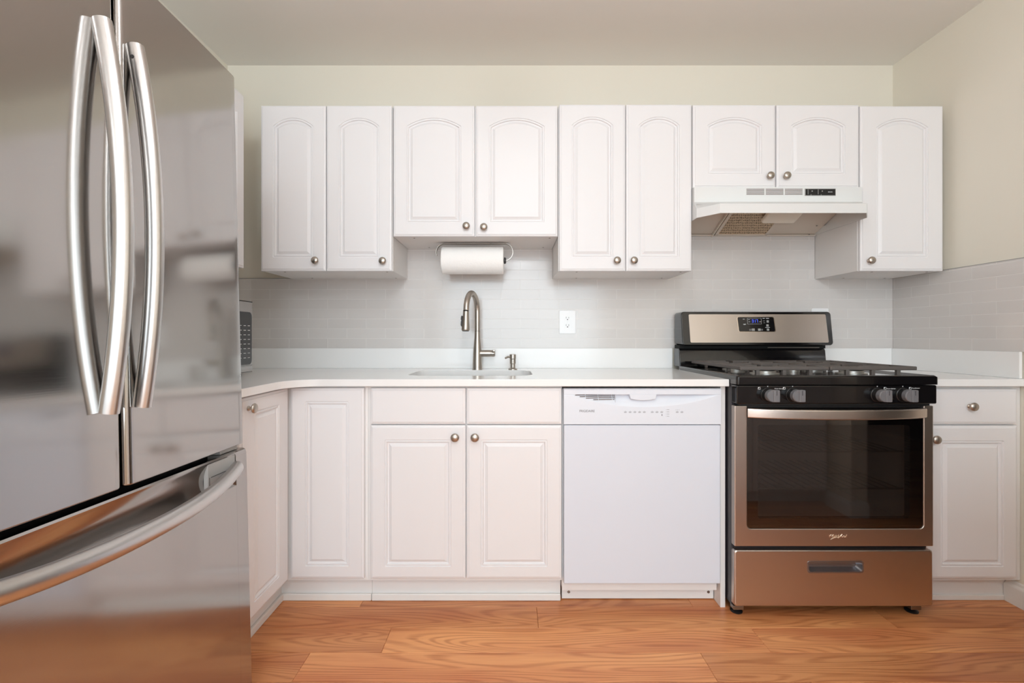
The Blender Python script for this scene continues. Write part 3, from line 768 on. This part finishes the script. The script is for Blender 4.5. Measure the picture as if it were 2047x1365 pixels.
def frame(x0, x1, z0, z1, w_=.0007):
    bgbox(mb, x0, x1, z1-w_, z1); bgbox(mb, x0, x1, z0, z0+w_); bgbox(mb, x0, x0+w_, z0, z1); bgbox(mb, x1-w_, x1, z0, z1)
frame(1.180, 1.2500, 1.1330, 1.1625)
for a in ((1.184, 1.193, 1.1545, 1.156), (1.185, 1.194, 1.1435, 1.145), (1.239, 1.248, 1.1435, 1.145),
          (1.158, 1.167, 1.1565, 1.1585), (1.158, 1.172, 1.132, 1.1335), (1.160, 1.170, 1.1295, 1.131),
          (1.257, 1.268, 1.1600, 1.1625), (1.274, 1.289, 1.1600, 1.1625), (1.267, 1.290, 1.1150, 1.1168),
          (1.258, 1.268, 1.1480, 1.1490), (1.260, 1.268, 1.1385, 1.1395)): bgbox(mb, *a)
frame(1.188, 1.1955, 1.101, 1.1075); frame(1.246, 1.2535, 1.101, 1.1075)
obj('key_print', mb, M_label, sp_)
mb = MB()
for a in ((1.199, 1.214, 1.099, 1.1105), (1.230, 1.2435, 1.099, 1.1105), (1.273, 1.285, 1.1205, 1.1315), (1.274, 1.286, 1.0995, 1.1105), (1.276, 1.287, 1.140, 1.152)): bgbox(mb, *a)
obj('keys', mb, M_grey, sp_)

# grates
def grate(x0, x1, label):
    mb = MB(); z0, z1 = .938, .953; y0, y1 = -.640, -.150; w_ = .013
    mb.box(x0, x1, y0, y0+w_, z0, z1).box(x0, x1, y1-w_, y1, z0, z1).box(x0, x0+w_, y0+w_, y1-w_, z0, z1).box(x1-w_, x1, y0+w_, y1-w_, z0, z1)
    xm = (x0+x1)/2; ym = (y0+y1)/2
    mb.box(x0+w_, x1-w_, ym-w_/2, ym+w_/2, z0, z1)
    for yc in ((y0+ym)/2, (ym+y1)/2):
        mb.box(x0+w_, xm-.045, yc-w_/2, yc+w_/2, z0+.002, z1).box(xm+.045, x1-w_, yc-w_/2, yc+w_/2, z0+.002, z1)
        for s in (-1, 1):
            a, b_ = sorted((yc + s*.04, yc + s*.115)); mb.box(xm-w_/2, xm+w_/2, a, b_, z0+.002, z1)
    g_ = obj('burner_grate', mb, M_iron, t, bevel=.003)
    for x in (x0+.07, xm, x1-.07):
        for y in (y0+.008, ym, y1-.008):
            obj('grate_foot', MB().box(x-.007, x+.007, y-.007, y+.007, .9165, z0+.002), M_iron, g_, bevel=.002)
    return g_
grate(.893, 1.240, ''); grate(1.244, 1.583, '')
for x in (1.05, 1.41):
    for y in (-.275, -.525):
        b_ = obj('burner_head', MB().lathe([(.055, 0), (.055, .003), (.043, .004), (.043, .012), (.040, .014), (0, .014)], (x, y, .9165), 'z', 36), M_alu, t)
        obj('burner_cap', MB().lathe([(.039, 0), (.041, .002), (.040, .006), (.034, .0085), (0, .009)], (x, y, .9307-.0002), 'z', 36), M_blackm, b_)
mb = MB().lathe([(.03, 0), (.03, .012), (.0, .013)], (1.242, -.40, .9165), 'z', 24)
obj('burner_head', mb, M_alu, t)

# oven door
dz0, dz1 = .272, .807
wx0, wx1, wz0 = .897, 1.568, .339
U = [(RX0, dz0), (RX1, dz0), (RX1, dz1), (wx1, dz1)]
U += [(wx1-.016 + .016*cos(a), wz0+.016 + .016*sin(a)) for a in [0 - (pi/2)*i/6 for i in range(7)]]
U += [(wx0+.016 + .016*cos(a), wz0+.016 + .016*sin(a)) for a in [-pi/2 - (pi/2)*i/6 for i in range(7)]]
U += [(wx0, dz1), (RX0, dz1)]
od = obj('oven_door', MB().prism(U, 'y', -.656, -.685), M_steelr, t, bevel=.0035, angle=50)
hole = rrect(.939, 1.5175, .377, .733, .010, k=7)
outg = rrect(wx0+.0003, wx1-.0003, wz0+.0003, .7985, .0157, k=7)
Lg = [[(x, -.657, z) for x, z in outg], [(x, -.6815, z) for x, z in outg], [(x, -.6815, z) for x, z in hole], [(x, -.657, z) for x, z in hole]]
obj('glass_border', MB().loops(Lg + [Lg[0]], False, False), M_ovglass, od)
obj('window_pane', MB().add([(x, -.6815, z) for x, z in hole], [tuple(range(len(hole)))]), M_pane, od)
obj('top_trim', MB().box(wx0, wx1, -.680, -.657, .799, .8065), M_blackm, od)
P = []; W = wx1 - wx0
for i in range(33):
    u = -1 + 2*i/32; P.append((wx0 + W*(i/32), -.688 - .050*(1-u*u)**.8 if abs(u) < 1 else -.688, .7805))
hs = [(a, b_) for a, b_ in rrect(-.008, .008, -.0185, .0185, .005, k=4)]
obj('oven_handle', MB().sweep(P, hs), M_steelr, od, smooth=50)
text('brand_lettering', 'Whirlpool', .0165, M_logo, od, 1.2035, -.6853, .3065, shear=.35, ext=.0009)
mb = MB(); P = [(1.213+.044*u, -.6862, .2985 + .022*u**1.6 + .004*sin(6*u)) for u in [i/14 for i in range(15)]]
mb.sweep(P, circ(.0012, 6), scale=[.4+.8*sin(pi*i/14) for i in range(15)])
obj('badge_swoosh', mb, M_logo, od)
# storage drawer with recessed pull
o_ = lambda dd, y: [(x, y, z) for x, z in rrect(RX0+dd, RX1-dd, .0425+dd, .257-dd, .010, k=6)]
h_ = lambda dd, y: [(x, y, z) for x, z in rrect(1.128+dd, 1.338-dd, .173+dd, .2145-dd, .009, k=6)]
dr = obj('storage_drawer', MB().loops([o_(0, -.657), o_(0, -.679), o_(.002, -.682), o_(.006, -.6835), h_(0, -.6835), h_(.001, -.660)], True, False), M_steelr, t, smooth=50)
obj('recessed_pull', MB().loops([h_(-.002, -.684), h_(-.002, -.6855), h_(.003, -.6855), h_(.006, -.675), h_(.012, -.664)], False, True), M_pull, dr, smooth=50)
for x in (.877, 1.560):
    ft = obj('foot', MB().lathe([(.022, 0), (.023, .004), (.012, .010), (.010, .035)], (x, -.64, .0003), 'z', 20), M_blackm, t)
    obj('foot_bracket', MB().box(x-.022, x+.018, -.664, -.635, .018, .034), M_screw, ft, bevel=.002)
for x in (.877, 1.560): obj('foot', MB().lathe([(.022, 0), (.010, .035)], (x, -.08, .0003), 'z', 16), M_blackm, t)

# ------------------------------------------------------------------ range hood
hx0, hx1 = .833, 1.5985
t = thing('range_hood', 'white under-cabinet range hood above the gas range', 'range hood', ((hx0+hx1)/2, 0, 1.60))
hz0, hz1 = 1.603, 1.7515
plan = [(hx0, -.002), (hx0, -.365), (hx0+.070, -.447), (hx1-.062, -.447), (hx1, -.368), (hx1, -.002)]
def plan_in(d): return [(hx0+d, -.002), (hx0+d, -.365+d*.3), (hx0+.070+d*.5, -.447+d), (hx1-.062-d*.5, -.447+d), (hx1-d, -.368+d*.3), (hx1-d, -.002)]
n_ = len(plan)
top = [(hx0, -.002), (hx0, -.338), (hx0+.06, -.338), (hx1-.06, -.338), (hx1, -.338), (hx1, -.002)]
L = [[(x, y, hz1) for x, y in top], [(x, y, 1.683) for x, y in top], [(x, y, 1.645) for x, y in plan], [(x, y, hz0) for x, y in plan], [(x, y, hz0) for x, y in plan_in(.004)], [(x, y, 1.635) for x, y in plan_in(.004)]]
sh_ = MB().loops(L, True, False)
obj('canopy', sh_, M_hood, t, bevel=.003, angle=30)
obj('back_flange', MB().box(hx0+.002, hx1-.002, -.022, -.009, 1.5985, 1.604), M_hoodin, t)
def pan_z(d): return 1.606 + (d-.02)*.428
pan = MB(); pts = [(hx0+.003, .012), (hx1-.003, .012), (hx1-.003, .33), (hx1-.003, .36), (hx1-.066, .44), (hx0+.073, .44), (hx0+.003, .36)]
pan.add([(x, -d, min(pan_z(d), 1.70)) for x, d in pts], [tuple(range(len(pts)))])
obj('inner_pan', MB().add([(hx0+.003,-.012,1.606),(hx1-.003,-.012,1.606),(hx1-.003,-.24,pan_z(.24)),(hx0+.003,-.24,pan_z(.24)),
     (hx0+.003,-.332,1.674),(hx1-.003,-.332,1.674),(hx0+.005,-.36,1.666),(hx1-.005,-.36,1.666),(hx0+.076,-.440,1.638),(hx1-.068,-.440,1.638)],
     [(0,1,2,3),(3,2,5,4),(4,5,7,6),(6,7,9,8)]), M_hoodin, t)
# filter and its frame lying on the sloping pan
def on_pan(x, d, o): return (x + 0, -d - o*.39, pan_z(d) - o*.92)
def pan_box(mb, x0, x1, d0, d1, o0, o1):
    mb.add([on_pan(x0,d0,o0),on_pan(x1,d0,o0),on_pan(x1,d1,o0),on_pan(x0,d1,o0),on_pan(x0,d0,o1),on_pan(x1,d0,o1),on_pan(x1,d1,o1),on_pan(x0,d1,o1)],
           [(0,3,2,1),(4,5,6,7),(0,1,5,4),(1,2,6,5),(2,3,7,6),(3,0,4,7)])
mb = MB(); pan_box(mb, 1.075, 1.326, .032, .235, .003, .008)
fl = obj('grease_filter', mb, M_mesh, t)
mb = MB()
for a in ((1.063, 1.078, .026, .238), (1.323, 1.336, .026, .238), (1.063, 1.336, .022, .033)): pan_box(mb, *a, .001, .010)
obj('filter_frame', mb, M_hoodin, fl)
mb = MB(); pan_box(mb, 1.232, 1.395, .150, .240, .013, .040)
obj('light_lens', mb, M_lens, t, bevel=.010, seg=3)
mb = MB(); pan_box(mb, 1.050, 1.056, .014, .238, 0, .012); obj('pan_rib', mb, M_hoodin, t)
for x, d in ((1.555, .09), (1.56, .022), (1.055, .022)):
    obj('screw', MB().lathe([(.004, 0), (.003, -.002)], (x, -d-.002, pan_z(d)-.001), 'z', 10), M_dkgrey, t)
for i, (xa, xb) in enumerate(((1.071, 1.152), (1.159, 1.239), (1.246, 1.326))):
    mb = MB()
    for k in range(5): mb.box(xa, xb, -.3392, -.336, 1.7400-k*.0060, 1.7424-k*.0060)
    obj('vent_grille', mb, M_hole, t)
sw = obj('switch_panel', MB().box(1.336, 1.477, -.3400, -.336, 1.7105, 1.7435), M_grey, t, bevel=.0008)
obj('panel_face', MB().box(1.339, 1.474, -.3406, -.339, 1.7132, 1.7408), M_blackm, sw)
for x in (1.352, 1.398):
    obj('rocker_switch', MB().box(x, x+.030, -.3425, -.3405, 1.717, 1.738), M_blackm, sw, bevel=.0008)
    obj('switch_mark', MB().box(x-.003, x-.001, -.3410, -.3404, 1.717, 1.739).box(x+.013, x+.018, -.3428, -.3424, 1.7285, 1.7335).box(x+.010, x+.013, -.3410, -.3404, 1.7132, 1.7165), M_grey, sw)
text('brand_lettering', 'BROAN', .0065, M_label, sw, 1.441, -.3406, 1.7255, wx=.9)

# ------------------------------------------------------------------ refrigerator
fr = thing('refrigerator', 'tall stainless french door refrigerator with bottom freezer at the left', 'refrigerator', (-.7458, -1.1150, 0))
fr.rotation_euler = (-.0175, -.0341, -.005)
fr.rotation_mode = 'XYZ'
FW = .840; SEAM = -.420
obj('case', MB().box(-.655, -.068, -FW+.004, -.004, .05, 1.806), M_dkgrey, fr, local=True, bevel=.004)
def fdoor(y0, y1, z0, z1, name):
    pts = []; n = 22; r = .014; bulge = .0098
    def bx(y): u = (y - (-FW/2))/(FW/2); return bulge*(1-u*u)
    prof = []
    for i in range(7): a = pi/2*i/6; prof.append((y1 - r + r*cos(pi/2*(1-i/6)) if False else y1 - r + r*sin(pi/2 - a), -r + r*sin(a)))
    # far rounded corner goes from side to front
    far = [(y1 - r + r*cos(a), -r + r*sin(a)) for a in [pi/2*i/6 for i in range(7)]]
    near = [(y0 + r - r*sin(a), -r + r*cos(a)) for a in [pi/2*i/6 for i in range(7)]]
    mid = [(y1 - r + (y0 + r - (y1 - r))*i/n, 0) for i in range(1, n)]
    pl = [(-.062, y1)] + [(x + bx(y), y) for y, x in far + mid + near] + [(-.062, y0)]
    return obj(name, MB().prism(pl, 'z', z0, z1), M_steel, fr, local=True, bevel=.004, smooth=40, angle=50)
dR = fdoor(SEAM+.0045, 0, .7622, 1.8286, 'door')
dL = fdoor(-FW, SEAM-.0045, .7622, 1.8286, 'door')
def vhandle(parent, y, z0, z1):
    P = []; n = 40
    for i in range(n+1):
        u = -1 + 2*i/n; P.append((.0195 + .034*(1-abs(u)**2.0), y, z0 + (z1-z0)*i/n))
    sec = [(.0150*cos(a), .0175*sin(a)) for a in [2*pi*i/22 for i in range(22)]]
    return obj('handle', MB().sweep(P, sec, up=(1, 0, 0)), M_handle, parent, local=True, smooth=60)
hL = vhandle(dL, -.466, .916, 1.666)
hR = vhandle(dR, -.389, .918, 1.666)
obj('set_screw', MB().lathe([(.004, 0), (.004, .0015)], (.026, -.389-.0140, 1.636), '-y', 12), M_dkgrey, hR, local=True)
# freezer drawer: profile with a finger channel behind the bar
zt_f, zb_f = .7490, .06
full = [(-.062, zb_f), (-.004, zb_f), (.002, zb_f+.006), (.004, zb_f+.02), (.004, zt_f-.014), (.001, zt_f-.004), (-.006, zt_f), (-.062, zt_f)]
arc_ = []
for k in range(25):
    u = k/24; arc_.append((.004 - .017*sin(pi*u)**.8*(1-.35*u), .655 + (.744-.655)*u))
chan = [(-.062, zb_f), (-.004, zb_f), (.002, zb_f+.006), (.004, zb_f+.02)] + arc_ + [(.001, zt_f-.001), (-.006, zt_f), (-.062, zt_f)]
mb = MB().prism([(x, z) for x, z in full], 'y', 0, -.050)
mb.prism([(x, z) for x, z in full], 'y', -FW+.050, -FW)
mb.prism([(x, z) for x, z in chan], 'y', -.0502, -FW+.0502)
fd = obj('freezer_drawer', mb, M_steel, fr, local=True, smooth=30)
capp = [(-.010, .664), (.001, .664), (.002, .668), (.002, .742), (-.010, .742)]
for a, b_ in ((-.050, -.165), (-FW+.050, -FW+.165)):
    ec = obj('channel_insert', MB().prism([(x, z) for x, z in capp], 'y', a, b_), M_grey, fd, local=True, bevel=.002)
    a2, b2 = sorted((a, b_)); obj('insert_groove', MB().box(.0018, .0026, a2+.012, b2-.006, .705, .7065).box(.0018, .0026, a2+.005, a2+.006, .668, .7065), M_dkgrey, ec, local=True)
P = []; n = 48
for i in range(n+1):
    u = -1 + 2*i/n; P.append((.008 + .047*(1-abs(u)**2.4), -.052 - (FW-.104)*i/n, .704 - .030*(1-abs(u)**2.2)))
obj('handle', MB().sweep(P, [(.0165*cos(a), .019*sin(a)) for a in [2*pi*i/22 for i in range(22)]]), M_handleh, fd, local=True, smooth=60)
for a, b_ in ((-.020, -.095), (-FW+.095, -FW+.020)):
    y0, y1 = sorted((a, b_)); obj('hinge', MB().box(-.055, -.010, y0, y1, .7495, .7610), M_grey, fr, local=True, bevel=.002)
obj('gap_seal', MB().box(-.067, -.045, -FW+.01, -.012, .7495, .7610).box(-.067, -.050, SEAM-.0038, SEAM+.0038, .77, 1.812), M_void, fr, local=True)
for y in (-.06, -FW+.06):
    for x in (-.10, -.60):
        obj('foot', MB().lathe([(.022, 0), (.020, .05)], (x, y, 0.002 if y > -.4 else -.014), 'z', 14), M_dkgrey, fr, local=True)
text('brand_lettering', 'SAMSUNG', .026, M_grey, dR, 0, 0, 0, ext=.0002, local=True, remap=lambda u, v, d: (.0022+d, -.185+u, 1.730+v))

# ------------------------------------------------------------------ behind the camera, seen only in reflections; the globes are added fill light
t = thing('pantry_cabinet', 'white low cabinet run behind the camera by the right wall', 'cabinet', (1.5, -2.1, 0))
obj('body', MB().box(1.05, 2.015, -2.45, -1.87, .088, .87), M_cabin, t)
obj('toe_kick', MB().box(1.05, 2.015, -2.40, -1.93, 0, .088), M_kick, t)
for x0, x1 in ((1.052, 1.530), (1.534, 2.000)): obj('door', MB().box(x0, x1, -1.87, -1.851, .09, .86), M_white, t, bevel=.002)
obj('worktop', MB().box(1.04, 2.015, -2.46, -1.835, .8705, .90), M_quartz, t, bevel=.002)
for i, (x, y, gr, gl) in enumerate(((.05, -2.0, .10, FILL_GLOBE), (.1, -3.6, .15, FILL_GLOBE*1.2))):  # out-of-view globes, added to brighten the ceiling and cabinets
    M_fill_globe = mat('fill_globe_glow', srgb(255, 252, 245), 0.4, emit=((0.86, 0.94, 1.0, 1), gl), bump=0.0)
    t = thing('fill_globe', ['white glowing globe added as fill light over the kitchen floor', 'white glowing globe added as fill light further back near the window'][i], 'fill light', (x, y, ZC))
    obj('canopy', MB().lathe([(.06, -.001), (.06, -.015), (.01, -.03), (.008, -.12)], (x, y, ZC), 'z', 24), M_trim, t)  # ceiling fitting made up to go with the added globe
    obj('globe', MB().lathe([(gr*sin(pi*k/16), gr*cos(pi*k/16)) for k in range(17)], (x, y, 2.25), 'z', 32), M_fill_globe, t)
